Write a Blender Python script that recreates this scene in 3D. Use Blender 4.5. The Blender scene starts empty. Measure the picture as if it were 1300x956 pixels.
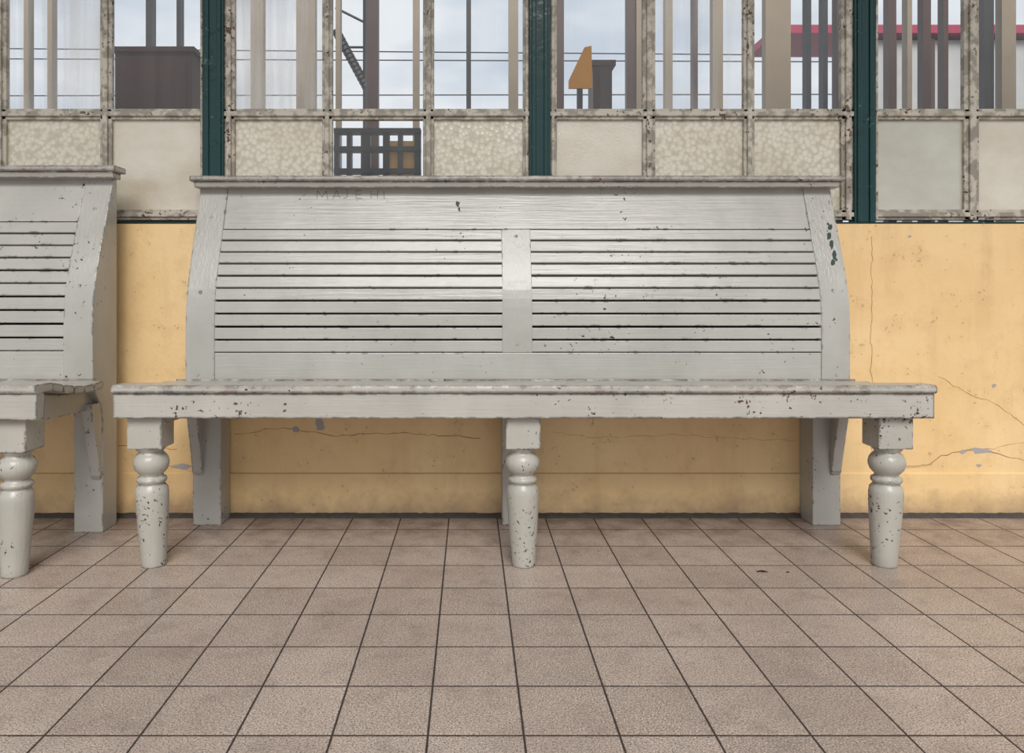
import bpy, bmesh, math, random
from mathutils import Vector
random.seed(7)
F=955.0; CX=597.0; CY=380.0; H=0.68
def P(px,py,Y): return Vector(((px-CX)*Y/F, Y, H-(py-CY)*Y/F))
WY=2.36
scene=bpy.context.scene
scene.view_settings.view_transform='Standard'
# ---------------- node helpers
class NT:
    def __init__(s,name):
        s.m=bpy.data.materials.new(name); s.m.use_nodes=True
        s.t=s.m.node_tree; s.t.nodes.clear()
        s.out=s.t.nodes.new('ShaderNodeOutputMaterial')
    def n(s,typ,ins=None,**kw):
        nd=s.t.nodes.new(typ)
        for k,v in kw.items(): setattr(nd,k,v)
        for k,v in (ins or {}).items():
            sock=nd.inputs[k]
            if isinstance(v,bpy.types.NodeSocket): s.t.links.new(v,sock)
            else: sock.default_value=v
        return nd
    def math(s,op,a,b=0.0,c=0.0,clamp=False):
        return s.n('ShaderNodeMath',{0:a,1:b,2:c},operation=op,use_clamp=clamp).outputs[0]
    def pos(s): return s.n('ShaderNodeNewGeometry').outputs['Position']
    def map(s,scale=(1,1,1),loc=(0,0,0),rot=(0,0,0)):
        return s.n('ShaderNodeMapping',{'Vector':s.pos(),'Scale':scale,'Location':loc,'Rotation':rot}).outputs[0]
    def noise(s,vec,scale,detail=3,rough=.5,dist=0):
        return s.n('ShaderNodeTexNoise',{'Vector':vec,'Scale':scale,'Detail':detail,'Roughness':rough,'Distortion':dist}).outputs['Fac']
    def step(s,v,a,b):
        return s.n('ShaderNodeMapRange',{'Value':v,'From Min':a,'From Max':b,'To Min':0.0,'To Max':1.0}).outputs[0]
    def mix(s,f,a,b):
        nd=s.n('ShaderNodeMixRGB',{'Fac':f,'Color1':a,'Color2':b}); return nd.outputs[0]
    def bump(s,h,dist=.002,st=1.0,normal=None):
        d={'Height':h,'Distance':dist,'Strength':st}
        if normal is not None: d['Normal']=normal
        return s.n('ShaderNodeBump',d).outputs[0]
    def bsdf(s,col,rough=.5,normal=None,**kw):
        d={'Base Color':col,'Roughness':rough}; d.update(kw)
        if normal is not None: d['Normal']=normal
        return s.n('ShaderNodeBsdfPrincipled',d).outputs[0]
    def fin(s,sh):
        s.t.links.new(sh,s.out.inputs['Surface']); return s.m
def C(r,g,b):
    f=lambda c:(c/255/12.92) if c/255<=.04045 else ((c/255+.055)/1.055)**2.4
    return (f(r),f(g),f(b),1)
def simple(name,col,rough=.5,var=.25,sc=8,metal=0):
    t=NT(name); nz=t.noise(t.map(),sc,3)
    dark=tuple(c*(1-var) for c in col[:3])+(1,)
    return t.fin(t.bsdf(t.mix(nz,dark,col),rough,Metallic=metal))

def paint(name,col,chipcol,chipcol2,grainscale,chip=.62,edge=True,rough=.3,edgeamt=.5,patch=None,pamt=(.55,.58),fs=85,spec=.5,gd=.0022,psc=60):
    t=NT(name)
    v=t.map()
    big=t.noise(v,3.0,1); fine=t.noise(v,fs,3,.6); mid=t.noise(v,14,3)
    th=t.math('SUBTRACT',chip,t.math('MULTIPLY',t.math('SUBTRACT',big,.5),.25))
    mask=t.math('GREATER_THAN',t.math('ADD',t.math('MULTIPLY',fine,.72),t.math('MULTIPLY',mid,.28)),th)
    if edge:
        geo=t.n('ShaderNodeNewGeometry')
        bev=t.n('ShaderNodeBevel',{'Radius':.007},samples=3)
        dot=t.n('ShaderNodeVectorMath',{0:bev.outputs[0],1:geo.outputs['Normal']},operation='DOT_PRODUCT').outputs['Value']
        e=t.math('SUBTRACT',1.0,dot)
        e=t.step(e,.0,.05)
        nn=t.noise(v,34,4,.65)
        em=t.math('GREATER_THAN',t.math('ADD',t.math('ADD',nn,t.math('MULTIPLY',t.math('SUBTRACT',big,.5),.3)),t.math('MULTIPLY',e,.22)),edgeamt+.22)
        mask=t.math('MAXIMUM',mask,t.math('MULTIPLY',em,t.math('GREATER_THAN',e,.1)))
    dirt=t.noise(v,6,4,.6)
    c2=tuple(c*.84 for c in col[:3])+(1,)
    base=t.mix(t.step(dirt,.35,.7),c2,col)
    if patch: base=t.mix(t.step(t.noise(v,psc,3,.6),*pamt),base,patch)
    cc=t.mix(t.math('GREATER_THAN',t.noise(v,11,1),.53),chipcol,chipcol2)
    color=t.mix(mask,base,cc)
    g=t.noise(t.map(grainscale),1.0,3,.6)
    h=t.math('SUBTRACT',t.math('ADD',t.math('MULTIPLY',g,.7),t.math('MULTIPLY',mid,.8)),t.math('MULTIPLY',mask,.5))
    r=t.math('ADD',rough,t.math('MULTIPLY',mask,.4))
    return t.fin(t.bsdf(color,r,t.bump(h,gd,.65),**{'Specular IOR Level':spec}))

M_bench=paint('bench_grey_paint',C(182,179,171),C(62,44,38),C(42,50,46),(5,130,130),chip=.672,edgeamt=.60,rough=.27,spec=.55,gd=.0022)
M_benchv=paint('bench_grey_paint_upright',C(179,176,168),C(60,46,38),C(46,52,48),(130,130,5),chip=.666,edgeamt=.56,rough=.28,spec=.55,gd=.0022)
M_leg=paint('bench_leg_paint',C(179,175,165),C(62,50,42),C(50,48,44),(110,110,8),chip=.622,edgeamt=.48,rough=.3,fs=110,spec=.5)
M_seat=paint('bench_seat_worn_paint',C(179,175,166),C(80,54,44),C(56,48,42),(5,140,140),chip=.64,edgeamt=.41,rough=.28,spec=.5)
M_frame=paint('window_frame_peeling_paint',C(148,140,126),C(92,70,54),C(106,96,86),(60,60,60),chip=.615,edge=False,rough=.5,patch=C(186,178,162),pamt=(.44,.56),psc=28,fs=70)
M_green=paint('green_post_paint',C(6,54,52),C(12,34,34),C(70,96,94),(40,40,40),chip=.63,edge=False,rough=.2)
M_chipg=simple('old_green_paint',C(20,52,42),.5)
M_scr=simple('scratch_dark',C(122,118,110),.6)
M_gapshade=simple('gap_shade',C(16,13,11),.9)
M_brown=simple('brown_wood',C(80,52,42),.5)
M_dbrown=simple('dark_brown_wood',C(76,44,34),.7)
M_dark=simple('dark_steel',C(44,37,35),.5)
M_beige=simple('beige_paint',C(164,146,122),.5)
M_white=simple('white_paint',C(205,204,202),.5)
M_ceil=simple('unseen_canopy_boards',C(150,142,132),.6)
M_orange=simple('orange_enamel',C(255,170,20),.4)
M_red=simple('red_paint',C(180,44,80),.4)
M_yel=simple('yellow_panel',C(225,170,80),.5)
M_concrete=simple('concrete',C(130,126,120),.8)
M_leaf=simple('leaf_brown',C(52,36,30),.7)
M_grime=simple('grime_grey',C(84,77,73),.9,.6,40)
M_crack=simple('crack_brown',C(160,118,78),.9)
M_filler=simple('filler_grey',C(176,170,170),.8)

def wall_mat():
    t=NT('yellow_wall_paint'); v=t.map()
    a=t.noise(v,2.2,4,.6); b=t.noise(v,14,4,.6); f=t.noise(v,90,2)
    col=t.mix(t.step(a,.3,.7),C(228,191,134),C(240,208,156))
    col=t.mix(t.math('MULTIPLY',t.step(b,.5,.75),.5),col,C(214,175,122))
    st=t.noise(t.map((9,9,1.3)),1.0,4,.65)
    col=t.mix(t.math('MULTIPLY',t.step(st,.52,.72),.3),col,C(194,156,108))
    spot=t.math('GREATER_THAN',t.math('ADD',t.math('MULTIPLY',f,.55),t.math('MULTIPLY',b,.45)),.64)
    col=t.mix(t.math('MULTIPLY',spot,.5),col,C(156,124,96))
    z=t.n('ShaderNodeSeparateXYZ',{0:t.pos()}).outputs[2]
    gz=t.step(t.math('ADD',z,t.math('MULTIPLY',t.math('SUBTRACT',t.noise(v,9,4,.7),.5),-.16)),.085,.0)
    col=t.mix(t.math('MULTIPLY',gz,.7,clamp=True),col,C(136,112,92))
    h=t.math('ADD',t.math('MULTIPLY',b,.8),t.math('MULTIPLY',f,.15))
    return t.fin(t.bsdf(col,.4,t.bump(h,.005,.7)))
M_wall=wall_mat()
def floor_mat():
    t=NT('speckled_floor_tiles')
    sep=t.n('ShaderNodeSeparateXYZ',{0:t.pos()})
    X=t.math('DIVIDE',t.math('ADD',sep.outputs[0],.066+.1495*100),.1495)
    Y=t.math('DIVIDE',t.math('ADD',sep.outputs[1],-1.4726+15),.15)
    def d(u):
        fr=t.math('FRACT',u); return t.math('MINIMUM',fr,t.math('SUBTRACT',1.0,fr))
    dist=t.math('MINIMUM',d(X),d(Y))
    wob=t.math('MULTIPLY',t.math('SUBTRACT',t.noise(t.map(),60,2),.5),.008)
    dist=t.math('ADD',dist,wob)
    g=t.step(dist,.009,.016)
    idv=t.n('ShaderNodeCombineXYZ',{0:t.math('FLOOR',X),1:t.math('FLOOR',Y)}).outputs[0]
    wn=t.n('ShaderNodeTexWhiteNoise',{'Vector':idv}).outputs['Value']
    v=t.map()
    sp=t.noise(v,360,1,.7); sp2=t.noise(t.map((1,1,1),(3,5,0)),320,1,.7); st=t.noise(v,2.5,4,.65); st2=t.noise(v,12,4,.7)
    col=t.mix(wn,C(166,149,137),C(187,170,157))
    col=t.mix(t.step(sp,.55,.62),col,C(224,211,199))
    col=t.mix(t.math('MULTIPLY',t.step(sp2,.56,.61),.88),col,C(98,82,74))
    col=t.mix(t.math('MULTIPLY',t.step(st,.42,.68),.35),col,C(130,111,99))
    col=t.mix(t.math('MULTIPLY',t.step(st2,.5,.75),.35),col,C(102,86,77))
    wall_shade=t.step(sep.outputs[1],1.9,2.4)
    col=t.mix(t.math('MULTIPLY',wall_shade,t.step(st2,.3,.7)),col,C(104,85,75))  # shadow near the wall painted into the tile colour, broken up by noise
    col=t.mix(g,C(58,48,44),col)
    h=t.math('ADD',t.math('MULTIPLY',t.step(dist,.006,.03),1.0),t.math('MULTIPLY',st2,.15))
    r=t.math('ADD',.3,t.math('MULTIPLY',st2,.25))
    r=t.math('MULTIPLY_ADD',t.math('SUBTRACT',1.0,g),.4,r)
    return t.fin(t.bsdf(col,r,t.bump(h,.0015,.6)))
M_floor=floor_mat()
def clear_glass(name,haze,seed):
    t=NT(name); st=t.noise(t.map((30,1,1.2),(seed,0,0)),1.0,3,.6)
    sm=t.noise(t.map((3,1,2),(seed,0,0)),1.0,3,.6)
    hz=t.math('MULTIPLY',t.math('ADD',t.math('MULTIPLY',t.step(st,.42,.7),.6),t.step(sm,.35,.75)),haze,clamp=True)
    tr=t.n('ShaderNodeBsdfTransparent',{0:(.93,.95,.95,1)}).outputs[0]
    gl=t.n('ShaderNodeBsdfGlossy',{'Color':(1,1,1,1),'Roughness':.02}).outputs[0]
    a=t.n('ShaderNodeMixShader',{0:.06,1:tr,2:gl}).outputs[0]
    di=t.n('ShaderNodeAddShader',{0:t.n('ShaderNodeBsdfDiffuse',{0:C(182,178,170)}).outputs[0],1:t.n('ShaderNodeBsdfTranslucent',{0:(.3,.3,.3,1)}).outputs[0]}).outputs[0]
    return t.fin(t.n('ShaderNodeMixShader',{0:hz,1:a,2:di}).outputs[0])
def frost(name,cA,cB,kind):
    t=NT(name); v=t.map()
    if kind==0:
        h=t.n('ShaderNodeTexVoronoi',{'Vector':v,'Scale':70.0},feature='F1').outputs['Distance']; dist=.0022
    else:
        h=t.noise(v,190,1); dist=.0012
    n=t.bump(h,dist,.6)
    sm=t.noise(t.map((2.5,1,4)),1.6,4,.65)
    col=t.mix(t.step(sm,.3,.7),cA,cB)
    if kind==0: col=t.mix(t.math('MULTIPLY',t.step(h,.35,.75),.5),col,C(176,158,124))
    di=t.n('ShaderNodeBsdfDiffuse',{0:col,'Normal':n}).outputs[0]
    tl=t.n('ShaderNodeBsdfTranslucent',{0:col}).outputs[0]
    gl=t.n('ShaderNodeBsdfGlossy',{'Color':(1,1,1,1),'Roughness':.2,'Normal':n}).outputs[0]
    a=t.n('ShaderNodeMixShader',{0:.40,1:di,2:tl}).outputs[0]
    a=t.n('ShaderNodeMixShader',{0:.13,1:a,2:gl}).outputs[0]
    return t.fin(a)
G_clear=[clear_glass('clear_glass_light_haze',.06,0),clear_glass('clear_glass_hazy',.6,4.3),clear_glass('clear_glass_streaked',.35,9.1)]
G_frA=frost('hammered_glass',C(226,212,182),C(248,238,216),0)
G_frB=frost('frosted_glass',C(218,202,174),C(242,232,210),1)
G_frC=frost('frosted_grey_glass',C(198,192,170),C(220,216,198),1)

# ---------------- geometry helpers
def mkobj(name,bm,mats,parent=None,smooth=False,bevel=0,seg=2,recalc=True):
    me=bpy.data.meshes.new(name)
    if recalc: bmesh.ops.recalc_face_normals(bm,faces=bm.faces)
    bm.to_mesh(me); bm.free()
    if not isinstance(mats,(list,tuple)): mats=[mats]
    for m in mats: me.materials.append(m)
    o=bpy.data.objects.new(name,me); scene.collection.objects.link(o)
    if smooth:
        for p in me.polygons: p.use_smooth=True
    if bevel:
        b=o.modifiers.new('bevel','BEVEL'); b.width=bevel; b.segments=seg; b.limit_method='ANGLE'; b.angle_limit=math.radians(35); b.harden_normals=False
    if parent: o.parent=parent
    return o
def empty(name,loc=(0,0,0)):
    e=bpy.data.objects.new(name,None); scene.collection.objects.link(e); e.location=loc; e.empty_display_size=.1; return e
def addbox(bm,x0,x1,y0,y1,z0,z1,mi=0):
    vs=[bm.verts.new((x,y,z)) for x in(x0,x1) for y in(y0,y1) for z in(z0,z1)]
    for f in [(0,1,3,2),(4,6,7,5),(0,4,5,1),(2,3,7,6),(0,2,6,4),(1,5,7,3)]:
        bm.faces.new([vs[i] for i in f]).material_index=mi
def box(name,x0,x1,y0,y1,z0,z1,mat,parent=None,bevel=.003):
    bm=bmesh.new(); addbox(bm,x0,x1,y0,y1,z0,z1); return mkobj(name,bm,mat,parent,bevel=bevel)
def addpoly_x(bm,pts,x0,x1,mi=0,nseg=1):
    rings=[]
    for i in range(nseg+1):
        x=x0+(x1-x0)*i/nseg
        rings.append([bm.verts.new((x,y,z)) for y,z in pts])
    n=len(pts)
    for a,b in zip(rings[:-1],rings[1:]):
        for i in range(n):
            bm.faces.new((a[i],a[(i+1)%n],b[(i+1)%n],b[i])).material_index=mi
    bm.faces.new(rings[0]); bm.faces.new(rings[-1][::-1])
def rrect(cy,cz,w,t,ang,r=.003,n=3):
    pts=[]
    for sx,sy,a0 in((1,1,0),(-1,1,90),(-1,-1,180),(1,-1,270)):
        for k in range(n+1):
            a=math.radians(a0+90*k/n)
            u=sx*(w/2-r)+r*math.cos(a); v=sy*(t/2-r)+r*math.sin(a)
            pts.append((cy+u*math.cos(ang)-v*math.sin(ang), cz+u*math.sin(ang)+v*math.cos(ang)))
    return pts
KP=[(.40,2.206),(.55,2.203),(.62,2.204),(.68,2.210),(.73,2.222),(.80,2.246),(.98,2.313),(1.05,2.338)]
def prof(z):
    def lin(z):
        if z<=KP[0][0]: return KP[0][1]
        for (a,ya),(b,yb) in zip(KP[:-1],KP[1:]):
            if z<=b: return ya+(yb-ya)*(z-a)/(b-a)
        return KP[-1][1]
    return sum(lin(z+d) for d in(-.03,-.015,0,.015,.03))/5
def on_back(px,py,off=0):
    Y=2.25
    for _ in range(12):
        z=H-(py-CY)*Y/F; Y=prof(z)+off
    return Vector(((px-CX)*Y/F,Y,z))
def strip(z0,z1,off,t,n=14):
    zs=[z0+(z1-z0)*i/n for i in range(n+1)]
    return [(prof(z)+off,z) for z in zs]+[(min(prof(z)+off+t,2.352),z) for z in reversed(zs)]

XL,XR=-.835,1.114; IL,IR=-.75,1.03; ML,MR=.094,.182; SL,SR=-.887,1.152
def make_bench(name):
    e=empty(name)
    for i,(a,b) in enumerate([(XL,IL),(IR,XR)]):
        zs=[.44+ (1.032-.44)*k/24 for k in range(25)]
        pts=[(2.262,0),(2.262,.33),(2.25,.37),(2.222,.40),(2.208,.42)]+[(prof(z),z) for z in zs]+[(2.352,1.032),(2.350,0.02),(2.346,0)]
        bm=bmesh.new(); addpoly_x(bm,pts,a,b); mkobj('rear_post_%d'%(i+1),bm,M_benchv,e,bevel=.003)
    bm=bmesh.new(); addpoly_x(bm,[(2.262,0),(2.262,.42),(2.35,.42),(2.35,0)],.0965,.18); mkobj('rear_post_3',bm,M_benchv,e,bevel=.004)
    bm=bmesh.new(); addpoly_x(bm,strip(.893,1.030,.003,.02),IL,IR); mkobj('back_top_board',bm,M_bench,e,bevel=.002)
    bm=bmesh.new(); addpoly_x(bm,strip(.425,.523,.003,.02),IL,IR); mkobj('back_bottom_board',bm,M_bench,e,bevel=.002)
    bm=bmesh.new(); addpoly_x(bm,strip(.5235,.8925,.002,.028),ML,MR); mkobj('back_centre_stile',bm,M_benchv,e,bevel=.002)
    bm=bmesh.new()
    addpoly_x(bm,rrect(2.317,1.0475,.074,.017,0,.007,4),-.852,1.140)
    addpoly_x(bm,[(2.296,1.022),(2.290,1.039),(2.345,1.039),(2.345,1.022)],-.842,1.128)
    mkobj('back_cap_rail',bm,M_seat,e,bevel=.001)
    N=400; zs=[.5235+(.8925-.5235)*i/N for i in range(N+1)]
    L=[0]
    for a,b in zip(zs[:-1],zs[1:]): L.append(L[-1]+math.hypot(b-a,prof(b)-prof(a)))
    p=L[-1]/10
    def at(s):
        for i in range(N):
            if L[i+1]>=s: return zs[i]
        return zs[-1]
    for side,(a,b) in enumerate([(IL,ML),(MR,IR)]):
        bm=bmesh.new()
        for k in range(10):
            z=at((k+.5)*p); z1=at(k*p+.002); z2=at((k+1)*p-.002)
            ang=math.atan2(z2-z1,prof(z2)-prof(z1))
            pts=rrect(prof(z)+.0105+random.uniform(-.001,.001),z,p-.0050,.013,ang+random.uniform(-.04,.04),.0024,3)
            addpoly_x(bm,pts,a-.004,b+.004,nseg=1)
        mkobj('back_slats_%d'%(side+1),bm,M_bench,e)
        bm=bmesh.new(); addpoly_x(bm,strip(.52,.896,.0225,.004),a,b); mkobj('slat_gap_shade_%d'%(side+1),bm,M_gapshade,e)  # dark sheet behind the slats, standing in for shade in the gaps
    bm=bmesh.new()
    addpoly_x(bm,rrect(1.8945,.4565,.079,.021,-.02,.0085,5),SL,SR,nseg=1)
    mkobj('seat_nosing',bm,M_seat,e)
    bm=bmesh.new(); addpoly_x(bm,rrect(1.881,.4155,.034,.063,0,.004,3),SL+.002,SR-.002); mkobj('seat_front_apron',bm,M_seat,e)
    sy=[(1.959,.4585),(2.011,.449),(2.063,.4415),(2.115,.4385),(2.167,.440)]
    bm=bmesh.new()
    for i,(y,z) in enumerate(sy):
        ang=[-.22,-.16,-.09,0.0,.07][i]
        addpoly_x(bm,rrect(y,z-.009,.049,.02,ang,.007,4),SL+.002,SR-.002)
    addpoly_x(bm,rrect(2.1985,.437,.012,.02,0,.004,3),SL+.03,SR-.03)
    mkobj('seat_slats',bm,M_seat,e)
    for i,(a,b) in enumerate([(-.815,-.77),(.115,.16),(1.05,1.095)]):
        bm=bmesh.new()
        addpoly_x(bm,[(1.9,.365),(1.9,.436),(1.96,.434),(2.06,.420),(2.12,.416),(2.2,.417),(2.262,.417),(2.262,.355)],a,b)
        mkobj('seat_bearer_%d'%(i+1),bm,M_benchv,e,bevel=.003)
    for i,(a,b) in enumerate([(-.833,-.803),(1.082,1.112)]):
        pts=[(2.262,.15)]
        for k in range(9):
            u=k/8; pts.append((2.252-.050*u**1.1, .165+.19*u))
        pts+=[(2.20,.375),(2.262,.375)]
        bm=bmesh.new(); addpoly_x(bm,pts,a,b); mkobj('corbel_%d'%(i+1),bm,M_benchv,e,bevel=.002)
    lp=[(.0,.0),(.029,0),(.0305,.004),(.0315,.03),(.0345,.07),(.038,.12),(.0405,.165),(.0408,.185),(.039,.200),(.033,.207),(.031,.212),(.036,.215),(.0375,.220),(.036,.225),(.029,.229),(.0285,.234),(.033,.238),(.0395,.246),(.0435,.257),(.044,.265),(.0415,.276),(.036,.284),(.031,.288),(.030,.293),(.034,.296),(.037,.301),(.037,.306),(.0,.306)]
    for i,(x,dx) in enumerate([(-.818,.008),(.133,.004),(1.068,-.008)]):
        bm=bmesh.new(); S=40; rings=[]
        for r,z in lp:
            ox=x+dx*(1-z/.3)
            if r==0: rings.append([bm.verts.new((ox,1.927,z))])
            else: rings.append([bm.verts.new((ox+r*math.cos(2*math.pi*k/S),1.927+r*math.sin(2*math.pi*k/S),z)) for k in range(S)])
        for A,B in zip(rings[:-1],rings[1:]):
            for k in range(S):
                if len(A)==1: bm.faces.new((A[0],B[k],B[(k+1)%S]))
                elif len(B)==1: bm.faces.new((A[k],A[(k+1)%S],B[0]))
                else: bm.faces.new((A[k],A[(k+1)%S],B[(k+1)%S],B[k]))
        mkobj('front_leg_%d'%(i+1),bm,M_leg,e,smooth=True)
        box('leg_block_%d'%(i+1),x-.0435,x+.0435,1.886,1.969,.303,.385,M_leg,e,.003)
    bm=bmesh.new()
    for X,z in [(-.80,.46),(-.795,.70),(-.79,.93),(1.075,.46),(1.07,.705),(1.075,.93),(.138,.55),(.138,.87)]:
        m=bmesh.ops.create_cone(bm,cap_ends=True,segments=14,radius1=.006,radius2=.0045,depth=.003)
        for v in m['verts']:
            v.co=Vector((v.co.x+X, -v.co.z+prof(z)+(.001 if abs(X-.138)>.1 else .003)-.0015, v.co.y+z))
    mkobj('screws',bm,M_benchv,e)
    return e
b1=make_bench('wooden_bench')
bm=bmesh.new()
def blot(px,py,w,h,n=11,off=-.0006,mi=0):
    vs=[]
    for k in range(n):
        a=2*math.pi*k/n; r=random.uniform(.5,1.15)
        vs.append(bm.verts.new(on_back(px+w/2*r*math.cos(a),py+h/2*r*math.sin(a),off)))
    bm.faces.new(vs).material_index=mi
for a in [(581,259,6,8),(583,266,4,6),(1054,288,6,9),(1052,299,6,14),(1056,311,7,12),(1059,323,8,13),(1058,333,7,9),(1051,284,4,4),(1062,330,4,6)]: blot(*a,off=(.0022 if a[0]<1000 else -.0008))
def stroke(x0,y0,x1,y1,w=.8):
    d=Vector((x1-x0,y1-y0)); n=Vector((-d.y,d.x)).normalized()*w/2
    bm.faces.new([bm.verts.new(on_back(x,y,.0024)) for x,y in((x0+n.x,y0+n.y),(x1+n.x,y1+n.y),(x1-n.x,y1-n.y),(x0-n.x,y0-n.y))]).material_index=1
for s in [(402,253,403,242),(403,242,409,250),(409,250,414,242),(414,242,416,253),(422,253,427,242),(427,242,432,252),(424,249,431,249),(441,241,441,250),(441,250,436,252),(452,242,452,252),(452,242,459,242),(452,247,458,247),(452,252,460,252),(471,242,471,252),(480,241,479,252),(471,247,480,247),(487,243,488,253)]: stroke(*s)
mkobj('paint_chips_and_scratches',bm,[M_chipg,M_scr],b1)
b2=make_bench('wooden_bench.001')
b2.location=(-2.185,-.07,0); b2.scale=(1,1,1.018)

# ---------------- floor
bm=bmesh.new(); addbox(bm,-7,8,-6,WY+.06,-.08,0); mkobj('floor',bm,M_floor)
bm=bmesh.new(); addbox(bm,-16,18,WY+.06,16,-.08,-.002); mkobj('ground_beyond',bm,M_concrete)
bm=bmesh.new(); addbox(bm,-7,8,-.2,WY+.1,3.5,3.6)  # unseen canopy added to darken upward reflections, front edge set for the sun
for i in range(8): addbox(bm,-6.5+i*2,-6.4+i*2,-.2,WY+.1,3.36,3.5)
mkobj('unseen_canopy',bm,M_ceil)
# ---------------- wall
bm=bmesh.new()
addbox(bm,-7,8,WY,WY+.12,0,.918)
addpoly_x(bm,[(WY-.006,0),(WY-.006,.133),(WY+.002,.138),(WY+.002,0)],-7,8)
def wl(pts,w=.0012,mi=1,Y=WY-.0007):
    q=[]
    for (x0,y0),(x1,y1) in zip(pts[:-1],pts[1:]):
        n=max(2,int(math.hypot(x1-x0,y1-y0)/7))
        for k in range(n): 
            j=0 if k==0 else 1.6
            q.append((x0+(x1-x0)*k/n+random.uniform(-j,j),y0+(y1-y0)*k/n+random.uniform(-j,j)))
    q.append(pts[-1]); prev=None
    for i,(x,y) in enumerate(q):
        c=P(x,y,Y); a,b=q[max(0,i-1)],q[min(len(q)-1,i+1)]
        d=Vector((b[0]-a[0],-(b[1]-a[1]))).normalized(); ww=w*random.uniform(.2,.6)
        A=bm.verts.new((c.x-d.y*ww,Y,c.z+d.x*ww)); B=bm.verts.new((c.x+d.y*ww,Y,c.z-d.x*ww))
        if prev: bm.faces.new((prev[0],A,B,prev[1])).material_index=mi
        prev=(A,B)
wl([(1107,300),(1106,420),(1107,590)],.0014)
wl([(1190,478),(1230,500),(1262,512),(1300,540)])
wl([(1180,590),(1195,578),(1240,571),(1300,585)],.0026)
wl([(1245,572),(1300,562)],.001)
wl([(1110,594),(1180,590)],.0018,Y=WY-.0068)
wl([(298,551),(360,543),(420,553),(520,550),(610,556)],.002)
wl([(700,548),(760,556),(860,552),(1010,560)],.001)
wl([(150,566),(225,570)],.002)
wl([(205,590),(245,600)])
def patch(px,py,w,h):
    vs=[]
    for k in range(12):
        a=2*math.pi*k/12; r=random.uniform(.55,1.1)
        vs.append(bm.verts.new(P(px+w/2*r*math.cos(a),py+h/2*r*math.sin(a),WY-.0009)))
    bm.faces.new(vs).material_index=2
for a in [(1246,572,34,9),(232,592,28,8),(406,539,16,16),(376,545,10,10),(1222,574,10,6),(1262,490,7,6),(1155,300,5,4),(1243,591,8,4)]: patch(*a)
mkobj('wall_back',bm,[M_wall,M_crack,M_filler])
bm=bmesh.new(); n=700; prev=None
for i in range(n+1):
    x=-4+9*i/n
    y=WY-.006-random.uniform(.017,.020)
    z=.011+random.uniform(0,.0025)
    cur=[bm.verts.new((x,y,.0005)),bm.verts.new((x,y+.004,z*.4)),bm.verts.new((x,WY-.007,z)),bm.verts.new((x,WY-.007,.0005))]
    if prev:
        for k in range(3): bm.faces.new((prev[k],cur[k],cur[k+1],prev[k+1]))
    prev=cur
mkobj('baseboard_back',bm,M_grime)
# ---------------- windows
def WX(px,Y=2.372): return (px-CX)*Y/F
def WZ(py,Y=2.372): return H-(py-CY)*Y/F
posts=[-138,272,685,1096,1507]
bayinfo=[
 (-138,[(-120,-8),(8,127),(142,254)]),
 (272,[(298,409),(422,537),(551,664)]),
 (685,[(707,816),(832,944),(958,1068)]),
 (1096,[(1115,1224),(1243,1355),(1370,1488)])]
lower=[[G_frA,G_frA,G_frB],[G_frA,None,G_frA],[G_frB,G_frA,G_frA],[G_frC,G_frB,G_frA]]
upper=[[1,1,0],[1,0,0],[0,2,0],[0,0,1]]
zB0,zB1=WZ(281),WZ(266); zT0,zT1=WZ(152),WZ(138)
TOP=2.45
rows=[1.285+.62,TOP-.06]
def bar(bm,x0,x1,z0,z1,vert):
    addbox(bm,x0,x1,2.371,2.392,z0,z1)
    if vert:
        w=(x1-x0)*.28; addbox(bm,x0+w,x1-w,2.362,2.372,z0,z1)
    else:
        w=(z1-z0)*.28; addbox(bm,x0,x1,2.363,2.372,z0+w,z1-w)
def pane(bm,x0,x1,z0,z1):
    f=bm.faces.new([bm.verts.new(c) for c in((x0,2.382,z0),(x1,2.382,z0),(x1,2.382,z1),(x0,2.382,z1))])
for bi,(p0,panes) in enumerate(bayinfo):
    e=empty('window_%d'%(bi+1))
    xa=WX(posts[bi]+12); xb=WX(posts[bi+1]-12)
    bm=bmesh.new()
    xs=[(xa,WX(panes[0][0]))]+[(WX(panes[i][1]),WX(panes[i+1][0])) for i in range(2)]+[(WX(panes[2][1]),xb)]
    for a,b in xs: bar(bm,a,b,zB0+.004,TOP,True)
    hz=[(zB0+.004,zB1),(zT0,zT1),(rows[0]-.017,rows[0]+.017),(TOP-.05,TOP)]
    for a,b in hz: bar(bm,xa+.001,xb-.001,a,b,False)
    mkobj('frame',bm,M_frame,e,bevel=.0025)
    for i,(a,b) in enumerate(panes):
        x0,x1=WX(a)-.003,WX(b)+.003
        g=lower[bi][i] or G_clear[0]
        bm=bmesh.new(); pane(bm,x0,x1,zB1-.003,zT0+.003)
        mkobj('glass_lower_%d'%(i+1),bm,g,e,recalc=False)
        bm=bmesh.new()
        for z0,z1 in((zT1-.003,rows[0]-.014),(rows[0]+.014,TOP-.047)): pane(bm,x0,x1,z0,z1)
        mkobj('glass_upper_%d'%(i+1),bm,G_clear[upper[bi][i]],e,recalc=False)
for i,p in enumerate(posts):
    bm=bmesh.new(); c=WX(p)
    addbox(bm,c-.034,c+.034,2.360,2.40,.921,TOP+.02)
    addbox(bm,c-.026,c-.012,2.354,2.361,.921,TOP+.02)
    addbox(bm,c+.012,c+.026,2.354,2.361,.921,TOP+.02)
    mkobj('trim_%d'%(i+1),bm,M_green,bevel=.003)
bm=bmesh.new(); addbox(bm,-7,8,2.358,2.44,.917,.9225); mkobj('trim_6',bm,M_green,bevel=.002)
box('trim_7',-7,8,2.355,2.45,TOP+.02,3.5,M_white)
box('wall_left_panel',-7,WX(-152),2.362,2.42,.922,TOP+.02,M_beige)
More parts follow.
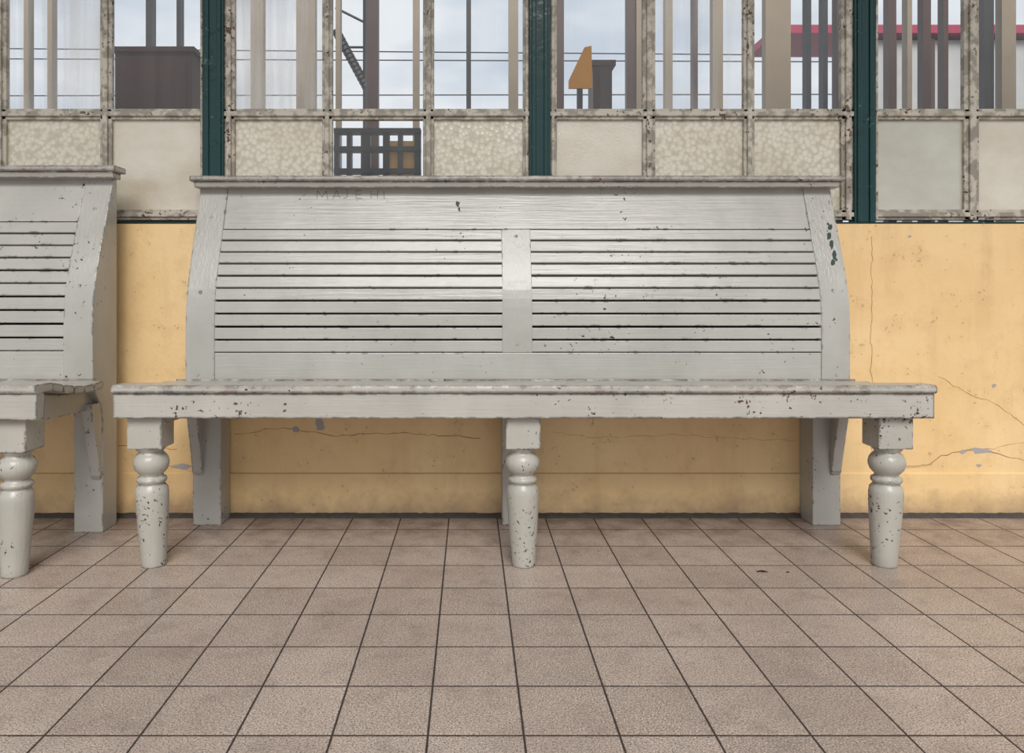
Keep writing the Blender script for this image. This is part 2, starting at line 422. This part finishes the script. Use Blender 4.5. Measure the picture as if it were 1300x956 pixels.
box('wall_right_panel',WX(1521),8,2.362,2.42,.922,TOP+.02,M_beige)
# ---------------- things beyond the glass
YF=4.6
e=empty('far_glazed_partition')
bm=bmesh.new()
def fb(a,b,mi,Y=YF,z1=3.0): addbox(bm,(a-CX)*Y/F,(b-CX)*Y/F,Y,Y+.06,0,z1,mi)
for a,b,mi in [(-60,-40,1),(30,36,1),(60,66,1),(185,193,0),(224,229,0),(318,334,1),(376,400,1),(426,432,1),(466,480,2),(524,532,1),(592,598,0),(646,658,1),(707,716,2),(796,806,2),(808,817,1),(845,854,1),(880,886,2),(905,918,1),(972,1004,1),(1024,1030,0),(1045,1051,0),(1062,1070,2),(1128,1138,2),(1152,1158,1),(1172,1182,2),(1198,1204,2),(1250,1262,0),(1272,1290,1)]:
    fb(a,b,mi)
addbox(bm,-3.2,3.6,YF-.02,YF+.08,0,1.15,1)
addbox(bm,-3.2,3.6,YF-.02,YF+.08,2.95,3.05,1)
mkobj('partition_frame',bm,[M_dark,M_beige,M_brown],e)
def pbox(name,px0,px1,py0,Y,d,mat):
    x0,x1=(px0-CX)*Y/F,(px1-CX)*Y/F; z1=H-(py0-CY)*Y/F
    bm=bmesh.new(); addbox(bm,x0,x1,Y,Y+d,0,z1); addbox(bm,x0-.015,x1+.015,Y-.015,Y+d+.015,z1,z1+.025)
    for k in range(3):
        zz=z1*(k+.08)/3; addbox(bm,x0+.03,x1-.03,Y-.008,Y,zz,zz+z1*.28)
    mkobj(name,bm,mat)
pbox('tall_cupboard',146,244,66,4.0,.4,M_dbrown)
pbox('ticket_cabinet',753,777,84,3.5,.15,M_brown)
e=empty('warning_sign')
Y=3.28
bm=bmesh.new(); pl=[(722,112),(722,102),(742,60),(751,58),(752,112)]
f0=[bm.verts.new(P(x,y,Y)) for x,y in pl]; f1=[bm.verts.new(P(x,y,Y)+Vector((0,.012,0))) for x,y in pl]
bm.faces.new(f0); bm.faces.new(f1[::-1])
for k in range(5): bm.faces.new((f0[k],f0[(k+1)%5],f1[(k+1)%5],f1[k]))
mkobj('sign_plate',bm,M_orange,e)
c=P(737,90,Y); box('sign_post',c.x-.012,c.x+.012,Y+.013,Y+.037,0,c.z,M_dark,e)
e=empty('timber_kiosk'); bm=bmesh.new(); Y=4.1
for a,b in[(424,430),(440,446),(458,470),(486,494),(505,511),(526,534)]: addbox(bm,(a-CX)*Y/F,(b-CX)*Y/F,Y,Y+.05,0,H+(CY-163)*Y/F,0)
for y in(163,186,214): addbox(bm,(424-CX)*Y/F,(534-CX)*Y/F,Y-.01,Y+.06,H+(CY-y-6)*Y/F,H+(CY-y)*Y/F,0)
addbox(bm,(494-CX)*Y/F,(526-CX)*Y/F,Y+.02,Y+.03,.9,H+(CY-178)*Y/F,1)
mkobj('kiosk_frame',bm,[M_dark,M_yel],e)
e=empty('station_building'); Y=6.5; bm=bmesh.new()
x=(1115-CX)*Y/F
zt=H+(CY-34)*Y/F
addbox(bm,x,x+3.4,Y+.05,Y+.5,0,zt-.1,0)
k=0
while x+k*.11<x+3.35:
    if k%3==1: addbox(bm,x+k*.11,x+k*.11+.05,Y,Y+.051,0,zt-.1,1)
    k+=1
addbox(bm,x-.9,x+3.6,Y-.05,Y+.6,zt-.07,zt,2)
mkobj('building_shell',bm,[M_white,M_brown,M_red],e)
def cyl(bm,a,b,r,S=8):
    a=Vector(a);b=Vector(b); d=(b-a).normalized(); u=d.orthogonal().normalized(); w=d.cross(u)
    A=[bm.verts.new(a+u*r*math.cos(2*math.pi*k/S)+w*r*math.sin(2*math.pi*k/S)) for k in range(S)]
    B=[bm.verts.new(b+u*r*math.cos(2*math.pi*k/S)+w*r*math.sin(2*math.pi*k/S)) for k in range(S)]
    for k in range(S): bm.faces.new((A[k],A[(k+1)%S],B[(k+1)%S],B[k]))
    bm.faces.new(A[::-1]); bm.faces.new(B)
e=empty('catenary_mast'); Y=9.0; bm=bmesh.new()
c=P(466,0,Y); cyl(bm,(c.x,Y,0),(c.x,Y,5.5),.05,12)
a,b=P(426,38,Y),P(466,112,Y); cyl(bm,a,b,.02); cyl(bm,P(426,10,Y),P(466,30,Y),.015)
cyl(bm,P(426,60,Y),P(466,60,Y),.015)
for k in range(14):
    q=a.lerp(b,(k+.5)/14); d=(b-a).normalized()*.02; cyl(bm,q-d,q+d,.055,10)
for y0,y1 in[(60,74),(74,80),(122,119)]:
    cyl(bm,P(-200,y0,Y),P(1500,y1,Y),.007,6)
cyl(bm,P(1500,0,Y)*1.0,(P(1500,0,Y).x,Y,0),.05,12)
mkobj('mast_and_wires',bm,M_dark,e)
bm=bmesh.new()
for cx,cy,s in[(967,726,.018),(1000,727,.006),(760,700,.005),(1014,795,.004),(700,690,.005)]:
    Yf=F*H/(cy-CY); vs=[]
    for k in range(9):
        a=2*math.pi*k/9; r=s*random.uniform(.5,1.1)
        vs.append(bm.verts.new(((cx-CX)*Yf/F+r*math.cos(a),Yf+r*.5*math.sin(a),.0015+random.uniform(0,.001))))
    bm.faces.new(vs)
mkobj('fallen_leaf_bits',bm,M_leaf)

# ---------------- light
w=bpy.data.worlds.new('sky'); scene.world=w; w.use_nodes=True; nt=w.node_tree; nt.nodes.clear()
tc=nt.nodes.new('ShaderNodeTexCoord'); mp=nt.nodes.new('ShaderNodeMapping'); mp.inputs['Scale'].default_value=(1,1,2.6)
nz=nt.nodes.new('ShaderNodeTexNoise'); nz.inputs['Scale'].default_value=3.2; nz.inputs['Detail'].default_value=5
rp=nt.nodes.new('ShaderNodeValToRGB'); rp.color_ramp.elements[0].position=.38; rp.color_ramp.elements[0].color=(.54,.60,.69,1)
rp.color_ramp.elements[1].position=.60; rp.color_ramp.elements[1].color=(.80,.82,.85,1)
bg=nt.nodes.new('ShaderNodeBackground'); bg.inputs[1].default_value=1.1; ow=nt.nodes.new('ShaderNodeOutputWorld')
nt.links.new(tc.outputs['Generated'],mp.inputs[0]); nt.links.new(mp.outputs[0],nz.inputs['Vector']); nt.links.new(nz.outputs['Fac'],rp.inputs[0]); nt.links.new(rp.outputs[0],bg.inputs[0]); nt.links.new(bg.outputs[0],ow.inputs[0])
s=bpy.data.lights.new('sun','SUN'); s.energy=2.7; s.angle=math.radians(30); s.color=(1,.98,.95)
so=bpy.data.objects.new('sun',s); scene.collection.objects.link(so)
so.rotation_euler=Vector((-.04,.76,-.68)).to_track_quat('-Z','Y').to_euler()
# ---------------- camera
cam=bpy.data.cameras.new('camera'); co=bpy.data.objects.new('camera',cam); scene.collection.objects.link(co)
co.location=(0,0,H); co.rotation_euler=(math.pi/2,0,0)
cam.sensor_fit='HORIZONTAL'; cam.sensor_width=36; cam.lens=F/1300*36
cam.shift_x=(650-CX)/1300; cam.shift_y=-(478-CY)/1300; cam.clip_start=.02
scene.camera=co
